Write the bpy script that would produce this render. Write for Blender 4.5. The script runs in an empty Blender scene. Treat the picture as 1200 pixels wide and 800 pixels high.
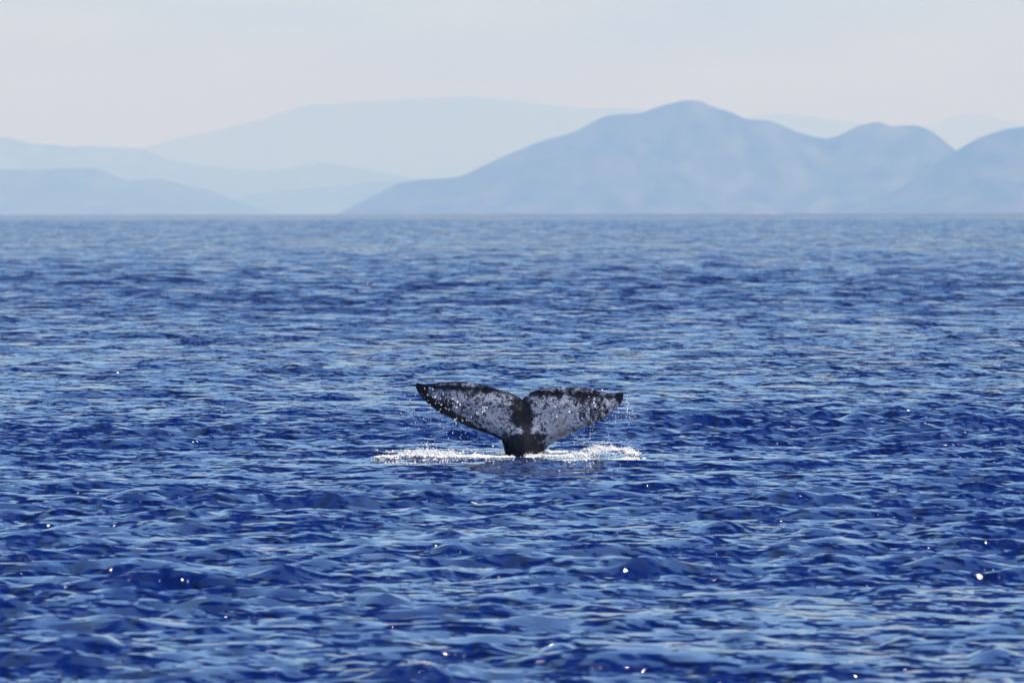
import bpy, bmesh, math, random
import numpy as np

scene = bpy.context.scene
rng = np.random.default_rng(11)
random.seed(5)
R = math.radians

# ------------------------------------------------------------------ camera
CAM_H = 3.605           # eye height on a small boat
FPX = 10000.0           # focal length in pixels of a 1200 px wide frame (300 mm lens)
DW = 123.0              # distance to the whale
HOR = 240.4             # level line; the sea's edge dips about 10 px below it
EARTH = 6.371e6
cam = bpy.data.cameras.new('camera')
cam_ob = bpy.data.objects.new('camera', cam)
scene.collection.objects.link(cam_ob)
cam.sensor_width = 36.0
cam.lens = 300.0
cam.clip_start = 0.5
cam.clip_end = 250000
cam_ob.location = (0, 0, CAM_H)
cam_ob.rotation_euler = (R(90) - math.atan((400 - HOR) / FPX), R(0.09), 0)
cam.dof.use_dof = True
cam.dof.focus_distance = DW
cam.dof.aperture_fstop = 5.2
scene.camera = cam_ob

# ------------------------------------------------------------------ sky, sun, exposure
SUN_EL, SUN_AZ = R(57), R(118)          # azimuth clockwise from the viewing direction
world = bpy.data.worlds.new('World')
scene.world = world
world.use_nodes = True
wn = world.node_tree
sky = wn.nodes.new('ShaderNodeTexSky')
sky.sky_type = 'NISHITA'
sky.sun_disc = False
sky.sun_elevation = SUN_EL
sky.sun_rotation = SUN_AZ
sky.air_density = 0.5
sky.dust_density = 0.0
sky.ozone_density = 10.0
bg = wn.nodes['Background']
bg.inputs[1].default_value = 0.15
# a thin bank of pale cloud lies round the whole horizon
wg = wn.nodes.new('ShaderNodeTexCoord'); wsx = wn.nodes.new('ShaderNodeSeparateXYZ')
wn.links.new(wg.outputs['Generated'], wsx.inputs[0])
wmap = wn.nodes.new('ShaderNodeMapRange'); wmap.interpolation_type = 'SMOOTHSTEP'
wmap.inputs['From Min'].default_value = 0.0; wmap.inputs['From Max'].default_value = 0.075
wmap.inputs['To Min'].default_value = 1.0; wmap.inputs['To Max'].default_value = 0.0
wn.links.new(wsx.outputs['Z'], wmap.inputs['Value'])
wm = wn.nodes.new('ShaderNodeMapping'); wm.inputs['Scale'].default_value = (9, 9, 42)
wn.links.new(wg.outputs['Generated'], wm.inputs[0])
wnz = wn.nodes.new('ShaderNodeTexNoise'); wnz.inputs['Scale'].default_value = 1.6; wnz.inputs['Detail'].default_value = 5
wn.links.new(wm.outputs[0], wnz.inputs['Vector'])
wr = wn.nodes.new('ShaderNodeMapRange'); wr.inputs['From Min'].default_value = 0.35; wr.inputs['From Max'].default_value = 0.68
wr.inputs['To Min'].default_value = 0.65; wr.inputs['To Max'].default_value = 1.0
wn.links.new(wnz.outputs['Fac'], wr.inputs['Value'])
wmul = wn.nodes.new('ShaderNodeMath'); wmul.operation = 'MULTIPLY'
wn.links.new(wmap.outputs[0], wmul.inputs[0]); wn.links.new(wr.outputs[0], wmul.inputs[1])
wmix = wn.nodes.new('ShaderNodeMix'); wmix.data_type = 'RGBA'
wcol = wn.nodes.new('ShaderNodeMix'); wcol.data_type = 'RGBA'
wcol.inputs['A'].default_value = (1.9, 2.15, 1.7, 1); wcol.inputs['B'].default_value = (4.2, 4.65, 3.8, 1)
wn2 = wn.nodes.new('ShaderNodeTexNoise'); wn2.inputs['Scale'].default_value = 1.9; wn2.inputs['Detail'].default_value = 4
wn.links.new(wm.outputs[0], wn2.inputs['Vector'])
wr2 = wn.nodes.new('ShaderNodeMapRange'); wr2.inputs['From Min'].default_value = 0.35; wr2.inputs['From Max'].default_value = 0.65
wn.links.new(wn2.outputs['Fac'], wr2.inputs['Value']); wn.links.new(wr2.outputs[0], wcol.inputs['Factor'])
wn.links.new(wcol.outputs['Result'], wmix.inputs['B'])
wn.links.new(wmul.outputs[0], wmix.inputs['Factor']); wn.links.new(sky.outputs[0], wmix.inputs['A'])
wn.links.new(wmix.outputs['Result'], bg.inputs[0])

sun = bpy.data.lights.new('sun', 'SUN')
sun.energy = 4.0
sun.angle = R(0.5)
sun.color = (1.0, 0.95, 0.89)
sun_ob = bpy.data.objects.new('sun', sun)
scene.collection.objects.link(sun_ob)
sd = np.array([math.sin(SUN_AZ) * math.cos(SUN_EL), math.cos(SUN_AZ) * math.cos(SUN_EL), math.sin(SUN_EL)])
from mathutils import Vector
sun_ob.rotation_euler = Vector(-sd).to_track_quat('-Z', 'Y').to_euler()
sun_ob.location = (30, 30, 60)

vs = scene.view_settings
vs.view_transform = 'Standard'
vs.look = 'None'
vs.gamma = 1.0
vs.use_curve_mapping = False
vs.exposure = 0.55
scene.cycles.use_denoising = True
scene.cycles.volume_bounces = 2
scene.cycles.max_bounces = 8

# ------------------------------------------------------------------ helpers
def link(o, kind=None, label=None, cat=None, group=None):
    scene.collection.objects.link(o)
    if kind: o['kind'] = kind
    if label: o['label'] = label
    if cat: o['category'] = cat
    if group: o['group'] = group
    return o

def mesh_np(name, verts, quads=None, tris=None, smooth=True):
    me = bpy.data.meshes.new(name)
    verts = np.ascontiguousarray(verts, dtype=np.float32)
    parts, sizes = [], []
    if quads is not None and len(quads):
        parts.append(np.asarray(quads, np.int32).ravel()); sizes.append(np.full(len(quads), 4, np.int32))
    if tris is not None and len(tris):
        parts.append(np.asarray(tris, np.int32).ravel()); sizes.append(np.full(len(tris), 3, np.int32))
    loops = np.concatenate(parts); sizes = np.concatenate(sizes)
    me.vertices.add(len(verts)); me.vertices.foreach_set('co', verts.ravel())
    me.loops.add(len(loops)); me.loops.foreach_set('vertex_index', loops)
    me.polygons.add(len(sizes))
    starts = np.zeros(len(sizes), np.int32); starts[1:] = np.cumsum(sizes)[:-1]
    me.polygons.foreach_set('loop_start', starts)
    me.update(calc_edges=True)
    me.polygons.foreach_set('use_smooth', np.full(len(sizes), smooth))
    return me

def attr(me, name, vals):
    a = me.attributes.new(name, 'FLOAT', 'POINT')
    a.data.foreach_set('value', np.ascontiguousarray(vals, dtype=np.float32))

def material(name):
    m = bpy.data.materials.new(name); m.use_nodes = True
    nt = m.node_tree
    return m, nt, nt.nodes['Principled BSDF']

def node(nt, kind, **kw):
    n = nt.nodes.new(kind)
    for k, v in kw.items(): setattr(n, k, v)
    return n

def grid_quads(nr, nc, wrap=False):
    i = np.arange(nr - 1)[:, None]; j = np.arange(nc if wrap else nc - 1)[None, :]
    j2 = (j + 1) % nc
    a = i * nc + j; b = i * nc + j2; c = (i + 1) * nc + j2; d = (i + 1) * nc + j
    return np.stack([a, b, c, d], -1).reshape(-1, 4)

def at(px, py, d=None):
    """A point of the photograph on the calm sea (or at distance d)."""
    if d is None:
        d = CAM_H * FPX / (py - HOR)
        return np.array([(px - 600) / FPX * d, d, 0.0])
    return np.array([(px - 600) / FPX * d, d, CAM_H - (py - HOR) / FPX * d])

def smooth(e0, e1, x):
    t = np.clip((x - e0) / (e1 - e0), 0, 1)
    return t * t * (3 - 2 * t)

def vnoise(shape_pts, seed, octaves=5, base=1.0, gain=0.5):
    """Value noise on 2-D points (numpy), about -1..1."""
    r = np.random.default_rng(seed)
    tab = r.uniform(-1, 1, (256, 256))
    x, y = shape_pts[..., 0] * base, shape_pts[..., 1] * base
    out = np.zeros(x.shape); amp = 1.0; tot = 0
    for o in range(octaves):
        xi, yi = np.floor(x).astype(int), np.floor(y).astype(int)
        fx, fy = x - xi, y - yi
        fx = fx * fx * (3 - 2 * fx); fy = fy * fy * (3 - 2 * fy)
        g = lambda a, b: tab[(a + o * 37) % 256, (b + o * 91) % 256]
        v = (g(xi, yi) * (1 - fx) + g(xi + 1, yi) * fx) * (1 - fy) + (g(xi, yi + 1) * (1 - fx) + g(xi + 1, yi + 1) * fx) * fy
        out += amp * v; tot += amp; amp *= gain; x = x * 2.03 + 11.3; y = y * 2.03 + 5.7
    return out / tot

# ------------------------------------------------------------------ waves
WHALE = np.array([0.14, DW])
NW = 230
lam = np.exp(np.linspace(math.log(6.2), math.log(0.15), NW) + rng.normal(0, 0.02, NW))
K = 2 * math.pi / lam
spread = 0.36 + 0.42 * smooth(3.0, 0.4, lam)
TH = R(-90 + 12) + rng.normal(0, 1, NW) * spread          # mostly running towards the camera
slope = 0.0218 * (0.26 + 0.74 * smooth(3.6, 0.9, lam)) * (1 + 0.18 * smooth(1.8, 1.0, lam) + 0.22 * smooth(0.9, 0.5, lam))
AMP = slope / K * rng.rayleigh(0.8, NW)
PH = rng.uniform(0, 2 * math.pi, NW)
CH = 0.12 + 0.43 * smooth(0.5, 1.2, lam)          # long waves get peaked crests
GT = [(rng.uniform(7, 26), rng.uniform(0, 2 * math.pi), rng.uniform(0, 2 * math.pi)) for _ in range(9)]

HUMPS = [(-0.78, 63.8, 0.50, 0.36, 0.17), (-0.35, 64.1, 0.5, 0.4, 0.04)]     # a steep wavelet about to break
for (hpx, hpy, hw) in [(70, 628, 130), (178, 633, 80), (330, 672, 70), (165, 612, 100), (380, 582, 44), (362, 626, 50), (120, 752, 60),
                       (575, 562, 56), (525, 622, 44), (432, 642, 60), (760, 667, 80), (690, 706, 56), (655, 756, 70), (560, 762, 70),
                       (848, 617, 70), (960, 622, 90), (1030, 690, 90), (1160, 766, 70), (872, 743, 110), (1062, 748, 64), (935, 700, 66),
                       (1120, 625, 60), (250, 705, 80), (60, 690, 70), (450, 700, 60), (1010, 490, 50), (270, 470, 60), (900, 505, 46), (150, 505, 60), (830, 470, 40)]:
    hh = 0.055 + 0.0004 * hw
    hd_ = CAM_H * FPX / (hpy - HOR)
    hd_ = CAM_H * FPX / (hpy + 0.6 * hh / hd_ * FPX - HOR)
    HUMPS.append(((hpx - 600) / FPX * hd_, hd_, 0.40 * hw / FPX * hd_, 0.30, hh))

def waves(x, y, spacing):
    """Surface displaced by a wind chop; components shorter than the mesh can carry fade out."""
    X, Y, Z = x.copy(), y.copy(), np.zeros_like(x)
    gust = np.zeros_like(x)
    for l, t, p in GT:
        gust += np.sin(2 * math.pi / l * (x * math.cos(t) + 0.6 * y * math.sin(t)) + p)
    gust = np.clip(1.0 + 0.15 * gust, 0.45, 1.25)
    calm = 1 - 0.55 * np.exp(-(((x - WHALE[0]) / 2.6) ** 2 + ((y - WHALE[1]) / 6.0) ** 2))
    # where the sheet is too coarse for the short waves, the longer ones carry their steepness
    S2 = (AMP * K) ** 2 * 0.5
    kept = np.zeros_like(x)
    for i in range(NW):
        kept += S2[i] * smooth(2.1, 3.6, lam[i] / spacing) ** 2
    boost = 1 + (np.clip(np.sqrt(S2.sum() / (kept + 1e-5)), 1.0, 4.0) - 1) * smooth(0.35, 1.0, spacing)
    lost = np.zeros_like(x)
    for i in range(NW):
        w = smooth(2.1, 3.6, lam[i] / spacing)
        idx = w > 0
        s2 = (AMP[i] * K[i]) ** 2 * 0.5
        lost += s2 * (1 - w * w)
        if not idx.any(): continue
        g = gust[idx] if lam[i] < 2.2 else 1.0
        ph = K[i] * (x[idx] * math.cos(TH[i]) + y[idx] * math.sin(TH[i])) + PH[i]
        a = AMP[i] * w[idx] * g * calm[idx] * boost[idx]
        Z[idx] += a * np.cos(ph)
        sn = np.sin(ph) * a * CH[i]
        X[idx] -= sn * math.cos(TH[i]); Y[idx] -= sn * math.sin(TH[i])
    for (hx, hy, hw, hd, hh) in HUMPS:
        Z += hh * np.exp(-((x - hx) / hw) ** 2 - ((y - hy) / hd) ** 2)
    return X, Y, Z, np.sqrt(lost), gust

def sea_height(x, y):
    x = np.atleast_1d(np.asarray(x, float)); y = np.atleast_1d(np.asarray(y, float))
    X, Y, Z, _, _ = waves(x, y, np.full_like(x, 0.115))
    return X, Y, Z

# rings of the sheet: fine where single wavelets can be seen, coarser outwards
zoneA = list(np.geomspace(1.0, 45.0, 70))
while zoneA[-1] < 145: zoneA.append(zoneA[-1] + 0.115)
zoneB = [zoneA[-1]]; st = 0.115
while zoneB[-1] < 700:
    st = min(st * 1.01, zoneB[-1] * 0.0022); zoneB.append(zoneB[-1] + st)
zoneC = [zoneB[-1]]
while zoneC[-1] < 3600: zoneC.append(zoneC[-1] + max(1.6, zoneC[-1] * 0.0008))
zoneD = [zoneC[-1]]
while zoneD[-1] < 9000: zoneD.append(zoneD[-1] * 1.006)
while zoneD[-1] < 20000: zoneD.append(zoneD[-1] * 1.05)
vparts, qparts, lparts = [], [], []
off = 0
for rows, step in ((zoneA, 0.021), (zoneB, 0.027), (zoneC, 0.029), (zoneD, 0.05)):
    rows = np.array(rows)
    half = [0.0]
    while half[-1] < 5.0: half.append(half[-1] + step)
    stp = step
    while half[-1] < 176:
        stp = min(stp * 1.2, 4.0); half.append(half[-1] + stp)
    half = np.array([h for h in half if h < 178])
    angr = R(1) * np.concatenate([-half[:0:-1], half])
    rr, aa = np.meshgrid(rows, angr, indexing='ij')
    sp = np.maximum(np.gradient(rows)[:, None], 0.8 * rr * np.gradient(angr)[None, :])
    sp[-1] = sp[-2]; sp[0] = sp[1]
    X, Y, Z, lost, gust = waves((rr * np.sin(aa)).ravel(), (rr * np.cos(aa)).ravel(), sp.ravel())
    Z = Z - (X * X + Y * Y) / (2 * EARTH)          # the curve of the earth makes the horizon
    vparts.append(np.stack([X, Y, Z], 1)); lparts.append(lost)
    qparts.append(grid_quads(len(rows), len(angr), wrap=True)[:, ::-1] + off)
    if off == 0: nc = len(angr)
    off += len(X)
verts = np.vstack(vparts + [[[0, 0, 0]]]); quads = np.vstack(qparts); lost = np.concatenate(lparts)
tris = [(off, (j + 1) % nc, j) for j in range(nc)]
sea_me = mesh_np('sea', verts, quads, tris)
attr(sea_me, 'lost_slope', np.append(lost, lost[0]))

# aerated turquoise water where the tail broke the surface
aer = np.zeros(len(verts))
def aerate(px, py, rx, ry, s):
    p = at(px, py)
    d2 = ((verts[:, 0] - p[0]) / rx) ** 2 + ((verts[:, 1] - p[1]) / ry) ** 2
    aer[:] = np.maximum(aer, s * np.exp(-d2))
aerate(712, 534, 0.36, 0.8, 0.7)
aerate(668, 538, 0.5, 1.1, 0.45)
aerate(520, 535, 0.6, 1.0, 0.40)
attr(sea_me, 'aerated', aer)

m, nt, p = material('sea_water')
tc = node(nt, 'ShaderNodeTexCoord')
mp = node(nt, 'ShaderNodeMapping'); mp.inputs['Scale'].default_value = (1.0, 0.62, 1.0)
nt.links.new(tc.outputs['Object'], mp.inputs[0])
n1 = node(nt, 'ShaderNodeTexNoise'); n1.inputs['Scale'].default_value = 11.0; n1.inputs['Detail'].default_value = 2.5; n1.inputs['Roughness'].default_value = 0.5
n2 = node(nt, 'ShaderNodeTexNoise'); n2.inputs['Scale'].default_value = 1.1; n2.inputs['Detail'].default_value = 3.0; n2.inputs['Roughness'].default_value = 0.55
nt.links.new(mp.outputs[0], n1.inputs['Vector']); nt.links.new(mp.outputs[0], n2.inputs['Vector'])
ls = node(nt, 'ShaderNodeAttribute', attribute_name='lost_slope')
b2 = node(nt, 'ShaderNodeBump'); b2.inputs['Distance'].default_value = 1.0
mul = node(nt, 'ShaderNodeMath', operation='MULTIPLY'); mul.inputs[1].default_value = 8.0
nt.links.new(ls.outputs['Fac'], mul.inputs[0]); nt.links.new(mul.outputs[0], b2.inputs['Strength'])
nt.links.new(n2.outputs['Fac'], b2.inputs['Height'])
b1 = node(nt, 'ShaderNodeBump'); b1.inputs['Strength'].default_value = 1.0; b1.inputs['Distance'].default_value = 0.017
nt.links.new(n1.outputs['Fac'], b1.inputs['Height']); nt.links.new(b2.outputs[0], b1.inputs['Normal'])
nt.links.new(b1.outputs[0], p.inputs['Normal'])
ae = node(nt, 'ShaderNodeAttribute', attribute_name='aerated')
mx = node(nt, 'ShaderNodeMix', data_type='RGBA')
mx.inputs['A'].default_value = (0.0008, 0.0095, 0.086, 1)
mx.inputs['B'].default_value = (0.06, 0.21, 0.26, 1)
nt.links.new(ae.outputs['Fac'], mx.inputs['Factor'])
nt.links.new(mx.outputs['Result'], p.inputs['Base Color'])
p.inputs['Roughness'].default_value = 0.045
p.inputs['IOR'].default_value = 1.333
sea_me.materials.append(m)
link(bpy.data.objects.new('sea', sea_me), kind='structure')

# ------------------------------------------------------------------ mountains
def hill_material(name, c1, c2, scale):
    m, nt, p = material(name)
    tc = node(nt, 'ShaderNodeTexCoord')
    n = node(nt, 'ShaderNodeTexNoise'); n.inputs['Scale'].default_value = scale; n.inputs['Detail'].default_value = 6
    hmap = node(nt, 'ShaderNodeMapping'); hmap.inputs['Scale'].default_value = (1.8, 0.5, 0.8)  # stretched so the tones streak downslope like gully shading
    nt.links.new(tc.outputs['Object'], hmap.inputs[0]); nt.links.new(hmap.outputs[0], n.inputs['Vector'])
    rp = node(nt, 'ShaderNodeValToRGB')
    rp.color_ramp.elements[0].position = 0.40; rp.color_ramp.elements[0].color = (*c1, 1)
    rp.color_ramp.elements[1].position = 0.64; rp.color_ramp.elements[1].color = (*c2, 1)
    nt.links.new(n.outputs['Fac'], rp.inputs['Fac']); nt.links.new(rp.outputs['Color'], p.inputs['Base Color'])
    p.inputs['Roughness'].default_value = 0.95
    p.inputs['Specular IOR Level'].default_value = 0.1
    return m
hm = hill_material('scrub_and_relief_shade', (0.012, 0.025, 0.016), (0.10, 0.105, 0.080), 0.007)  # scrub tones, their contrast raised to paint relief shading into the colour

def ridge(name, d, pts, depth, seed, rough=0.05, nx=420, ny=90):
    pts = np.array(pts, float)
    px = np.linspace(pts[0, 0], pts[-1, 0], nx)
    # cubic-ish smoothing of the traced crest line
    h = np.interp(px, pts[:, 0], HOR - pts[:, 1])
    ker = np.array([1, 2, 3, 2, 1.]) / 9
    h = np.convolve(np.pad(h, 2, mode='edge'), ker, 'valid')
    x = (px - 600) / FPX * d
    H = CAM_H + (h) / FPX * d
    zb = CAM_H - (257 - HOR) / FPX * d
    depth = d * 0.075
    # small crags along the crest
    q = np.stack([x / (0.03 * d), np.zeros(nx)], -1)
    H = zb + (H - zb) * (1 + rough * vnoise(q, seed, 6, gain=0.6))
    s = np.linspace(-1, 1, ny)
    S, XX = np.meshgrid(s, x, indexing='ij'); HH = np.broadcast_to(H, S.shape)
    wob = vnoise(np.stack([XX / (0.05 * d), XX * 0 + 3.3], -1), seed + 1, 3) * 0.22
    u = np.abs(S)
    prof = (1 - u) ** 1.35
    # spurs and gullies running down from the crest
    g = vnoise(np.stack([XX / (0.018 * d) + wob * 2 + S * 0.6, S * 2.2], -1), seed + 2, 5)
    g2 = 1 - np.abs(vnoise(np.stack([XX / (0.012 * d), S * 1.6], -1), seed + 3, 4)) * 2
    mid = np.sin(np.clip(u, 0, 1) * math.pi)
    Zh = (HH - zb) * (prof + mid * (0.13 * g + 0.09 * (g2 - 0.5)))
    YY = d + (S + wob * (1 - u)) * depth
    Zh = zb + np.minimum(Zh, HH - zb)
    v = np.stack([XX, YY, Zh], -1).reshape(-1, 3)
    me = mesh_np(name, v, grid_quads(ny, nx)[:, ::1])
    me.materials.append(hm)
    return link(bpy.data.objects.new(name, me), kind='structure')

ridge('headland_mountain', 25000, [(395, 251), (420, 238), (445, 226), (470, 213), (500, 209), (530, 208), (548, 203), (560, 196), (580, 186), (600, 177), (620, 169), (640, 162), (662, 157), (680, 149), (695, 140), (708, 134), (722, 131), (740, 131), (752, 130), (765, 124), (780, 119), (795, 115.5), (810, 114), (822, 116), (832, 121), (848, 126), (860, 130), (872, 137), (888, 138), (900, 139), (915, 145), (932, 153), (950, 158), (964, 161), (978, 158), (990, 152), (1005, 145), (1020, 142), (1030, 143), (1040, 148), (1052, 147), (1066, 147), (1078, 150), (1092, 158), (1105, 169), (1118, 179), (1140, 192), (1170, 208), (1210, 228), (1250, 240), (1300, 252)], 640, 3)
ridge('coastal_mountain', 23000, [(985, 252), (1020, 240), (1050, 226), (1080, 206), (1100, 192), (1118, 181), (1132, 172), (1150, 162), (1168, 156), (1185, 151), (1200, 149), (1225, 143), (1255, 138), (1290, 146), (1330, 160), (1380, 190), (1430, 215), (1480, 252)], 560, 8)
ridge('low_foothill', 37500, [(205, 252), (250, 238), (300, 226), (345, 222), (400, 217), (440, 213), (480, 212), (520, 214), (560, 222), (620, 238), (680, 252)], 800, 21)
ridge('near_foothill', 30500, [(-380, 252), (-300, 232), (-220, 216), (-150, 205), (-90, 199), (-40, 197), (0, 196), (40, 196.5), (80, 195), (112, 195), (124, 199), (138, 206), (152, 211), (175, 209), (193, 209), (206, 213), (225, 218), (250, 223), (275, 234), (300, 243), (335, 252)], 760, 31)
ridge('middle_mountain', 45000, [(-420, 252), (-330, 215), (-250, 190), (-170, 172), (-100, 163), (-50, 159), (0, 159.5), (16, 162), (34, 167), (60, 168), (78, 171), (100, 170), (125, 171), (150, 171), (166, 172), (180, 179), (200, 187), (240, 193), (290, 197), (335, 196), (365, 191), (382, 189), (400, 193), (430, 196), (462, 203), (500, 214), (560, 232), (620, 252)], 1100, 41)
ridge('far_mountain', 62000, [(30, 252), (60, 225), (90, 203), (130, 186), (175, 170), (205, 161), (240, 154), (275, 146), (305, 139), (335, 129), (352, 124), (366, 119), (385, 120), (410, 119), (440, 117), (470, 116), (500, 114), (530, 112.5), (556, 112), (580, 114), (610, 117), (640, 121), (670, 124), (700, 126), (725, 125.5), (745, 127), (780, 134), (815, 142), (860, 138), (890, 133), (912, 131), (940, 134), (970, 138), (1000, 141), (1030, 148), (1060, 156), (1100, 172), (1140, 200), (1180, 230), (1210, 252)], 1500, 51, rough=0.015)
ridge('distant_mountain', 72000, [(960, 252), (1000, 205), (1040, 172), (1070, 156), (1090, 145), (1108, 137), (1130, 132.5), (1145, 132.5), (1170, 137), (1200, 145), (1240, 152), (1290, 170), (1350, 200), (1420, 252)], 1500, 61, rough=0.015)

# pale sandy bluff at the foot of the headland
bl = []
nxb = 60; DB = 22300.0
bx = np.linspace(866, 920, nxb)
bh = 4.5 * np.clip(vnoise(np.stack([bx / 6.0, bx * 0], -1), 77, 3) + 0.1, 0, 1) * np.sin(np.linspace(0, math.pi, nxb))
for ys, k in [(0, -1.0), (10, 0.75), (25, 1.0), (80, 0.4), (160, -1.0)]:
    for i in range(nxb):
        P = at(bx[i], 251.5 - bh[i] * max(k, 0) + 4 * (k < 0), DB)
        bl.append((P[0], DB + ys, P[2]))
me = mesh_np('sandy_bluff', np.array(bl), grid_quads(5, nxb))
m, nt, p = material('pale_sand')
p.inputs['Base Color'].default_value = (0.60, 0.44, 0.34, 1); p.inputs['Roughness'].default_value = 0.95
me.materials.append(m)
link(bpy.data.objects.new('sandy_bluff', me), kind='structure')

# ------------------------------------------------------------------ whale tail
# outline read in a 3.43x enlargement: (left half and right half, tip to stalk / tip to notch)
S_ = 0.29167 / FPX * DW
LEAN = R(10)
lowL = [(193, 112), (198, 128), (206, 142), (221, 161), (246, 186), (271, 206), (300, 224), (345, 246), (390, 268), (440, 289), (490, 305), (530, 323), (553, 343), (567, 365), (576, 388), (586, 420), (590, 460), (590, 520), (586, 620), (588, 720), (608, 800), (632, 812)]
upL = [(193, 112), (199, 101), (222, 104), (245, 108), (270, 103), (300, 98), (330, 95), (360, 94), (390, 95), (420, 98), (450, 103), (480, 110), (505, 118), (530, 126), (556, 133), (580, 141), (600, 150), (612, 157), (622, 167)]
lowR = [(1030, 158), (1026, 172), (1020, 184), (1006, 201), (986, 216), (958, 236), (935, 254), (900, 271), (860, 286), (830, 300), (800, 315), (770, 329), (748, 340), (727, 355), (710, 372), (694, 388), (682, 416), (676, 460), (675, 520), (680, 620), (678, 720), (658, 800), (632, 812)]
upR = [(1030, 158), (1029, 146), (1020, 139), (1008, 141), (990, 147), (960, 143), (930, 135), (905, 126), (870, 120), (830, 118), (795, 117), (760, 117), (730, 119), (700, 124), (675, 131), (655, 139), (640, 150), (630, 159), (622, 167)]

def resample(pts, n, power=1.0):
    p = np.array(pts, float)
    # Catmull-Rom through the points
    q = np.vstack([2 * p[0] - p[1], p, 2 * p[-1] - p[-2]])
    out = []
    for i in range(1, len(q) - 2):
        t = np.linspace(0, 1, 8, endpoint=False)[:, None]
        a, b, c, d = q[i - 1], q[i], q[i + 1], q[i + 2]
        out.append(0.5 * ((2 * b) + (-a + c) * t + (2 * a - 5 * b + 4 * c - d) * t ** 2 + (-a + 3 * b - 3 * c + d) * t ** 3))
    o = np.vstack(out + [p[-1:]])
    L = np.concatenate([[0], np.cumsum(np.hypot(*np.diff(o, axis=0).T))]); L /= L[-1]
    u = np.linspace(0, 1, n)
    return np.stack([np.interp(u, L, o[:, 0]), np.interp(u, L, o[:, 1])], 1)

NU, NV = 170, 64
v_ = np.linspace(0, 1, NV)
vv = 0.5 - 0.5 * np.cos(math.pi * v_)
halves = []
outline = []
for lo, up in ((lowL, upL), (lowR, upR)):
    A = resample(lo, NU); B = resample(up, NU)
    halves.append(A[:, None, :] * (1 - vv[None, :, None]) + B[:, None, :] * vv[None, :, None])
    outline.append((A, B))
poly = np.vstack([outline[0][0], outline[1][0][::-1], outline[1][1], outline[0][1][::-1]])
def seg_dist(P, Q):
    """distance of points P to the closed polyline Q."""
    a = Q; b = np.roll(Q, -1, 0); ab = b - a
    L2 = (ab ** 2).sum(1) + 1e-9
    best = np.full(len(P), 1e9)
    for i in range(len(a)):
        t = np.clip(((P - a[i]) @ ab[i]) / L2[i], 0, 1)
        dd = P - (a[i] + t[:, None] * ab[i])
        best = np.minimum(best, (dd ** 2).sum(1))
    return np.sqrt(best)
upper = np.vstack([outline[0][1], outline[1][1][::-1]])
allv, allq, pig, warm = [], [], [], []
base = 0
def fluke_point(c, off):
    """enlargement coordinates -> world, with lean, droop of the tips and camber."""
    x = (c[:, 0] - 622) * S_
    z = (392 - c[:, 1]) * S_
    zz = z / math.cos(LEAN)
    t = np.clip(np.abs(x) / 1.5, 0, 1.2)
    y = 0.30 * t ** 2 - 0.05 * np.sin(t * math.pi) + 0.035 * np.sin(x * 4.0 + z * 3.0) * t
    und = np.clip(-z, 0, 2)
    y = y + 0.45 * und ** 1.5           # the stalk bends away under water
    Xw = x + WHALE[0]
    Yw = DW + y - math.sin(LEAN) * zz * 1.0 + off * math.cos(LEAN)
    Zw = z - off * math.sin(LEAN) * 0.6
    return np.stack([Xw, Yw, Zw], 1)

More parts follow.
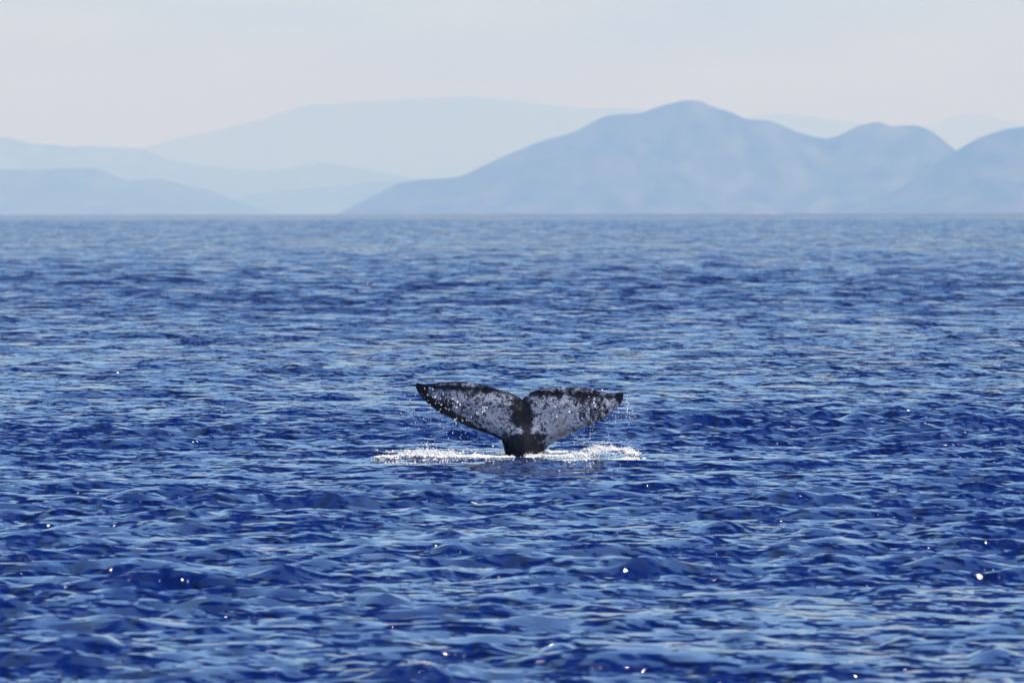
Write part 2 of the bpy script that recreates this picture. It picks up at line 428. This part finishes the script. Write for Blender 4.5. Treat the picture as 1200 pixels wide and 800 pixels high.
for hi, Gd in enumerate(halves):
    P = Gd.reshape(-1, 2)
    de = seg_dist(P, poly) * S_
    dup = np.min(np.stack([seg_dist(P, upper)]), 0) * S_
    x = np.abs(P[:, 0] - 630) * S_; z = (392 - P[:, 1]) * S_
    stalk = np.exp(-(x / 0.20) ** 2) * smooth(0.55, -0.05, z)
    root = np.exp(-(x / 0.34) ** 2) * smooth(0.85, 0.2, z)
    T = 0.022 + 0.050 * smooth(1.5, 0.3, x) + 0.06 * root + 0.15 * stalk
    T *= 0.35 + 0.65 * smooth(0.0, 0.22, dup)
    wth = 0.05 + 0.12 * smooth(1.5, 0.4, x) + 0.05 * stalk
    f = np.clip(de / wth, 0, 1)
    th = T * np.sqrt(1 - (1 - f) ** 2)
    # a shallow groove and keel down the middle
    th += 0.008 * np.exp(-((P[:, 0] - 626) * S_ / 0.08) ** 2) * smooth(0.02, 0.1, de) * smooth(0.75, 0.3, z)
    for side in (-1, 1):
        allv.append(fluke_point(P, side * th))
        q = grid_quads(NU, NV) + base
        flip = (hi == 0) == (side < 0)
        allq.append(q[:, ::-1] if flip else q)
        base += len(P)
        # pigment: grey-white mottling in the lobes, dark rims, centre and stalk
        cx, cy = P[:, 0], P[:, 1]
        nz = vnoise(P / 60.0, 91, 4); nf = vnoise(P / 17.0, 92, 4)
        w = 0.66 * smooth(-0.03, 0.06, dup + 0.05 * nz + 0.06 * nf)
        if hi == 0:
            w -= 0.95 * np.exp(-((cx - 205) / 34) ** 2)
            lead = np.interp(cx, [190, 260, 300, 350, 400, 450, 520], [30, 30, 34, 26, 20, 12, 9])
            dl = seg_dist(P, outline[0][0])
            w -= 0.95 * smooth(1.25, 0.55, (dl + 7 * nz + 5 * nf) / lead)
            w -= 0.75 * np.exp(-(((cx - 320) / 34) ** 2 + ((cy - 192) / 26) ** 2)) * (0.8 + nf)
            w -= 0.35 * np.exp(-(((cx - 480) / 40) ** 2 + ((cy - 120) / 22) ** 2))
        else:
            w -= 0.95 * np.exp(-(((cx - 1026) / 20) ** 2 + ((cy - 160) / 26) ** 2))
            w -= 0.60 * np.exp(-(((cx - 925) / 46) ** 2 + ((cy - 225) / 34) ** 2)) * (0.9 + 1.2 * nf)
            w -= 0.45 * np.exp(-(((cx - 860) / 60) ** 2 + ((cy - 165) / 26) ** 2)) * (0.9 + nf)
            w -= 0.40 * np.exp(-(((cx - 690) / 40) ** 2 + ((cy - 150) / 20) ** 2))
            w += 0.30 * np.exp(-(((cx - 770) / 55) ** 2 + ((cy - 250) / 50) ** 2))
        w -= 1.0 * np.exp(-(((cx - 612 - 8 * nz) / 30) ** 2)) * smooth(150, 180, cy) * smooth(300, 255, cy)
        w -= 0.8 * np.exp(-(((cx - 640 - 6 * nz) / 16) ** 2)) * smooth(170, 200, cy)
        w += 0.30 * np.exp(-(((cx - 632) / 8) ** 2 + ((cy - 212) / 14) ** 2))
        w += 0.16 * np.exp(-(((cx - 596) / 34) ** 2 + ((cy - 292) / 14) ** 2))
        w -= 0.68 * smooth(300, 325, cy + 10 * nz) * np.exp(-((cx - 632) / 84) ** 4)
        w -= 0.9 * smooth(350, 380, cy)
        pig.append(np.clip(w, -0.4, 1.0))
        wm = np.zeros(len(P))
        if hi == 1:
            for (ax, ay, ar) in ((780, 300, 22), (818, 298, 12), (868, 275, 12), (905, 262, 12), (950, 235, 10), (752, 318, 12), (775, 262, 26)):
                wm = np.maximum(wm, np.exp(-(((cx - ax) / ar) ** 2 + ((cy - ay) / (ar * 0.6)) ** 2)))
        warm.append(wm)
V = np.vstack(allv); Q = np.vstack(allq)
me = mesh_np('whale', V, Q)
attr(me, 'pigment', np.concatenate(pig)); attr(me, 'warm', np.concatenate(warm))
bm = bmesh.new(); bm.from_mesh(me)
bmesh.ops.remove_doubles(bm, verts=bm.verts, dist=0.0006)
bmesh.ops.dissolve_degenerate(bm, edges=bm.edges, dist=0.0001)
bmesh.ops.recalc_face_normals(bm, faces=bm.faces)
bm.to_mesh(me); bm.free()
me.polygons.foreach_set('use_smooth', np.full(len(me.polygons), True))

m, nt, p = material('whale_skin')
tc = node(nt, 'ShaderNodeTexCoord')
pa = node(nt, 'ShaderNodeAttribute', attribute_name='pigment')
wa = node(nt, 'ShaderNodeAttribute', attribute_name='warm')
na = node(nt, 'ShaderNodeTexNoise'); na.inputs['Scale'].default_value = 11.5; na.inputs['Detail'].default_value = 7; na.inputs['Roughness'].default_value = 0.68
nb = node(nt, 'ShaderNodeTexNoise'); nb.inputs['Scale'].default_value = 46.0; nb.inputs['Detail'].default_value = 3
for n in (na, nb): nt.links.new(tc.outputs['Object'], n.inputs['Vector'])
m1 = node(nt, 'ShaderNodeMath', operation='MULTIPLY_ADD'); m1.inputs[1].default_value = 2.7; nt.links.new(na.outputs['Fac'], m1.inputs[0])
m0 = node(nt, 'ShaderNodeMath', operation='SUBTRACT'); m0.inputs[1].default_value = 1.47
nt.links.new(pa.outputs['Fac'], m0.inputs[0]); nt.links.new(m0.outputs[0], m1.inputs[2])
m2 = node(nt, 'ShaderNodeMath', operation='MULTIPLY_ADD'); m2.inputs[1].default_value = 0.8; nt.links.new(nb.outputs['Fac'], m2.inputs[0]); nt.links.new(m1.outputs[0], m2.inputs[2])
n3 = node(nt, 'ShaderNodeTexNoise'); n3.inputs['Scale'].default_value = 22.0; n3.inputs['Detail'].default_value = 4
nt.links.new(tc.outputs['Object'], n3.inputs['Vector'])
sp3 = node(nt, 'ShaderNodeMapRange'); sp3.inputs['From Min'].default_value = 0.55; sp3.inputs['From Max'].default_value = 0.68
sp3.inputs['To Min'].default_value = 0.0; sp3.inputs['To Max'].default_value = -0.55
nt.links.new(n3.outputs['Fac'], sp3.inputs['Value'])
m3 = node(nt, 'ShaderNodeMath', operation='ADD'); nt.links.new(m2.outputs[0], m3.inputs[0]); nt.links.new(sp3.outputs[0], m3.inputs[1])
rp = node(nt, 'ShaderNodeValToRGB')
e = rp.color_ramp.elements
e[0].position = 0.42; e[0].color = (0.009, 0.007, 0.009, 1)
e[1].position = 1.15 if False else 1.0; e[1].color = (0.36, 0.385, 0.46, 1)
k = e.new(0.60); k.color = (0.05, 0.053, 0.075, 1)
k = e.new(0.82); k.color = (0.13, 0.145, 0.20, 1)
nt.links.new(m3.outputs[0], rp.inputs['Fac'])
mxw = node(nt, 'ShaderNodeMix', data_type='RGBA'); mxw.inputs['B'].default_value = (0.42, 0.34, 0.26, 1)
mw = node(nt, 'ShaderNodeMath', operation='MULTIPLY'); mw.inputs[1].default_value = 0.7
nt.links.new(wa.outputs['Fac'], mw.inputs[0]); nt.links.new(mw.outputs[0], mxw.inputs['Factor'])
nt.links.new(rp.outputs['Color'], mxw.inputs['A']); nt.links.new(mxw.outputs['Result'], p.inputs['Base Color'])
p.inputs['Roughness'].default_value = 0.32
p.inputs['Specular IOR Level'].default_value = 0.18; p.inputs['Coat Weight'].default_value = 0.08; p.inputs['Coat Roughness'].default_value = 0.12; p.inputs['Coat IOR'].default_value = 1.33
bp = node(nt, 'ShaderNodeBump'); bp.inputs['Strength'].default_value = 0.5; bp.inputs['Distance'].default_value = 0.012
nt.links.new(m2.outputs[0], bp.inputs['Height']); nt.links.new(bp.outputs[0], p.inputs['Normal'])
me.materials.append(m)
link(bpy.data.objects.new('whale', me), label='dark whale tail with two broad flukes mottled pale grey, raised out of the sea', cat='whale')

# ------------------------------------------------------------------ foam and spray (countless bubbles and drops)
IV = np.array([(1, 0, 0), (0, 1, 0), (-1, 0, 0), (0, -1, 0), (0, 0, 1), (0, 0, -1)], float)      # tiny bubble: eight faces
IT = np.array([(0, 1, 4), (1, 2, 4), (2, 3, 4), (3, 0, 4), (1, 0, 5), (2, 1, 5), (3, 2, 5), (0, 3, 5)])

def blobs(name, P, rad, squash, mat, label, cat=None):
    n = len(P)
    r = np.random.default_rng(len(name) + n)
    sc = rad[:, None] * r.uniform(0.7, 1.3, (n, 3)); sc[:, 2] *= squash
    ang = r.uniform(0, 2 * math.pi, n); c, s = np.cos(ang), np.sin(ang)
    loc = IV[None] * r.uniform(0.82, 1.18, (n, len(IV), 1)) * sc[:, None, :]
    xx = loc[..., 0] * c[:, None] - loc[..., 1] * s[:, None]; yy = loc[..., 0] * s[:, None] + loc[..., 1] * c[:, None]
    V = np.stack([xx, yy, loc[..., 2]], -1) + P[:, None, :]
    T = IT[None] + (np.arange(n) * len(IV))[:, None, None]
    me = mesh_np(name, V.reshape(-1, 3), None, T.reshape(-1, 3))
    me.materials.append(mat)
    return link(bpy.data.objects.new(name, me), kind='stuff', label=label)

mf, nt, p = material('white_foam')
p.inputs['Base Color'].default_value = (0.82, 0.81, 0.79, 1); p.inputs['Roughness'].default_value = 0.6
p.inputs['Subsurface Weight'].default_value = 0.3; p.inputs['Subsurface Radius'].default_value = (0.03, 0.03, 0.03); p.inputs['Subsurface Scale'].default_value = 1.0
md, nt, p = material('water_drop')
p.inputs['Base Color'].default_value = (0.80, 0.82, 0.86, 1); p.inputs['Roughness'].default_value = 0.12; p.inputs['IOR'].default_value = 1.33
p.inputs['Transmission Weight'].default_value = 0.0

def crop(cx, cy): return 430 + cx * 0.29167, 420 + cy * 0.29167

def foam_line(pts, n, width, height, seed, rmin=0.004, rmax=0.013):
    """foam strewn along a crest given in enlargement coordinates; height in metres per point."""
    r = np.random.default_rng(seed)
    pts = np.array(pts, float)
    L = np.concatenate([[0], np.cumsum(np.hypot(*np.diff(pts, axis=0).T))]); L /= L[-1]
    u = r.uniform(0, 1, n * 3)
    # broken into strands: keep where a noise along and across is high
    a = r.normal(0, 1, n * 3); a = a * (1 + 0.35 * a * a * (r.uniform(0, 1, n * 3) < 0.35))
    nz = 1.5 * vnoise(np.stack([u * 20 + 0.8 * a, a * 1.5], -1), seed, 5, gain=0.65)
    dens = np.interp(u, np.linspace(0, 1, len(width)), width)
    keep = (nz + 0.30 * dens + r.uniform(-0.10, 0.10, n * 3)) > (-0.10 if seed == 101 else 0.12)
    u, a, dens = u[keep][:n], a[keep][:n], dens[keep][:n]
    cx = np.interp(u, L, pts[:, 0]); cy = np.interp(u, L, pts[:, 1])
    P = np.array([at(*crop(x, y)) for x, y in zip(cx, cy)])
    P[:, 1] += a * (0.40 if seed == 101 else 0.30) * (0.4 + dens)
    P[:, 0] += r.normal(0, 0.03, len(P))
    X, Y, Z = sea_height(P[:, 0], P[:, 1])
    hh = np.interp(u, np.linspace(0, 1, len(height)), height)
    nzh = 0.25 + 2.2 * np.clip(vnoise(np.stack([u * 34, u * 0 + seed], -1), seed + 7, 4, gain=0.7) + 0.25, 0, 1.2) ** 1.5
    lift = hh * nzh * r.beta(1.0, 2.0, len(u)) * np.exp(-0.5 * a * a)
    rad = np.clip(r.lognormal(math.log(0.0075 if seed == 101 else 0.0065), 0.6, len(u)), 0.003, 0.026) * (1 - 0.5 * lift / (hh.max() + 1e-6))
    return np.stack([X, Y, Z + lift + 0.004], 1), rad

P1, r1 = foam_line([(35, 399), (100, 397), (190, 394), (250, 392), (320, 396), (400, 398), (500, 400), (580, 398)], 17000,
                   [0.3, 0.8, 1.0, 1.1, 0.8, 0.5, 0.25, 0.15, 0.1], [0.03, 0.07, 0.10, 0.19, 0.15, 0.06, 0.04, 0.03, 0.02], 101)
blobs('sea_foam', P1, r1, 0.8, mf, 'white churned foam on the water left of the whale stalk under the pointed fluke')
P2a, r2a = foam_line([(640, 392), (720, 386), (790, 388), (850, 390), (920, 378), (980, 366), (1020, 368), (1050, 380), (1085, 386)], 15000,
                     [0.5, 0.7, 0.5, 0.5, 0.7, 0.9, 1.0, 0.6, 0.3], [0.06, 0.10, 0.05, 0.04, 0.06, 0.09, 0.09, 0.05, 0.02], 202)
P2b, r2b = foam_line([(755, 416), (820, 424), (880, 424), (940, 420), (1000, 412), (1045, 410), (1085, 412)], 7500,
                     [0.3, 0.6, 0.7, 0.6, 0.5, 0.4, 0.2], [0.02, 0.03, 0.04, 0.04, 0.03, 0.03, 0.02], 203)
blobs('sea_foam', np.vstack([P2a, P2b]), np.concatenate([r2a, r2b]), 0.8, mf, 'white foam curling round turquoise water right of the whale stalk')

# drops clinging to the skin and falling from the flukes
r = np.random.default_rng(404)
DP, DR = [], []
def on_skin(cx, cy, rad):
    c = np.array([[cx, cy]])
    DP.append(fluke_point(c, np.array([-0.085]))[0]); DR.append(rad * r.choice([0.6, 0.8, 1.0, 1.5]))
def cluster(cx, cy, sx, sy, n, r0=0.003, r1=0.012):
    for _ in range(n):
        on_skin(cx + r.normal(0, sx), cy + r.normal(0, sy), r.uniform(r0, r1))
cluster(290, 165, 45, 22, 34); cluster(345, 185, 26, 18, 26, 0.005, 0.015); cluster(250, 150, 20, 16, 12)
cluster(468, 215, 12, 12, 16, 0.005, 0.014); cluster(445, 235, 14, 8, 8); cluster(375, 250, 16, 6, 8)
cluster(740, 240, 30, 20, 8); cluster(900, 200, 30, 20, 14); cluster(660, 300, 12, 14, 8); cluster(930, 145, 30, 8, 6); cluster(520, 260, 60, 30, 10)
def falling(cx, cy, sx, sy, n, r0=0.003, r1=0.0085):
    for _ in range(n):
        x, y = cx + r.normal(0, sx), cy + r.normal(0, sy)
        px, py = crop(x, min(y, 380))
        DP.append(at(px, py, DW + r.uniform(-0.5, 0.4))); DR.append(r.uniform(r0, r1))
falling(175, 190, 30, 30, 26); falling(210, 265, 35, 35, 20); falling(400, 330, 60, 20, 12); falling(300, 300, 60, 30, 12)
falling(1045, 190, 10, 22, 60, 0.003, 0.010); falling(1060, 225, 14, 18, 24, 0.003, 0.009); falling(990, 240, 25, 14, 14); falling(960, 320, 60, 20, 14)
falling(250, 355, 26, 14, 40); falling(480, 385, 60, 6, 20); falling(1000, 345, 40, 8, 22)
for k in range(26):                       # strings of drops running off the lower edges
    side = lowL[4:12] if k < 16 else lowR[3:10]
    a_ = side[r.integers(len(side))]
    x0 = a_[0] + r.normal(0, 12); ln = r.uniform(15, 90)
    for q in range(r.integers(5, 16)):
        y = a_[1] + ln * r.uniform(0, 1) ** 1.4
        px, py = crop(x0 + r.normal(0, 1.6), min(y, 385))
        DP.append(at(px, py, DW - 0.05 + r.normal(0, 0.03))); DR.append(r.uniform(0.0025, 0.0065))
blobs('water_spray', np.array(DP), np.array(DR), 1.5, md, 'glinting water drops running and falling off the whale flukes')

# sun sparkle on breaking wavelet tops, put in as white foam flecks
def flecks(px, py, n, sx, seed, label):
    r = np.random.default_rng(seed)
    c = at(px, py)
    x = c[0] + r.normal(0, sx, n); y = c[1] + r.normal(0, 0.05, n)
    X, Y, Z = sea_height(x, y)
    blobs('foam_fleck', np.stack([X, Y, Z + 0.006], 1), r.uniform(0.004, 0.011, n), 0.7, mf, label)
flecks(494, 805.0, 46, 0.085, 1, 'bright white flecks put in for the sparkle on the dark wavelet top well in front of the whale')
flecks(806, 564, 26, 0.10, 2, 'small white flecks put in for the sparkle on a wavelet beyond the right foam patch')

# ------------------------------------------------------------------ haze: one box of even sea air
HB = 82000.0; top = 905.0; bot = -160.0
bmz = bmesh.new(); bmesh.ops.create_cube(bmz, size=1.0)
for v in bmz.verts:
    v.co = (v.co.x * 2 * HB, v.co.y * 2 * HB, bot if v.co.z < 0 else top)
hz = bpy.data.meshes.new('haze'); bmz.to_mesh(hz); bmz.free()
m = bpy.data.materials.new('sea_haze'); m.use_nodes = True
nt = m.node_tree; nt.nodes.clear()
out = nt.nodes.new('ShaderNodeOutputMaterial'); pv = nt.nodes.new('ShaderNodeVolumePrincipled')
pv.inputs['Color'].default_value = (0.34, 0.57, 0.94, 1)
pv.inputs['Absorption Color'].default_value = (1, 1, 0, 1)
pv.inputs['Density'].default_value = 0.96e-4
pv.inputs['Anisotropy'].default_value = 0.0
nt.links.new(pv.outputs[0], out.inputs['Volume'])
hz.materials.append(m)
link(bpy.data.objects.new('haze', hz), kind='stuff', label='pale blue sea haze hanging over the whole bay')
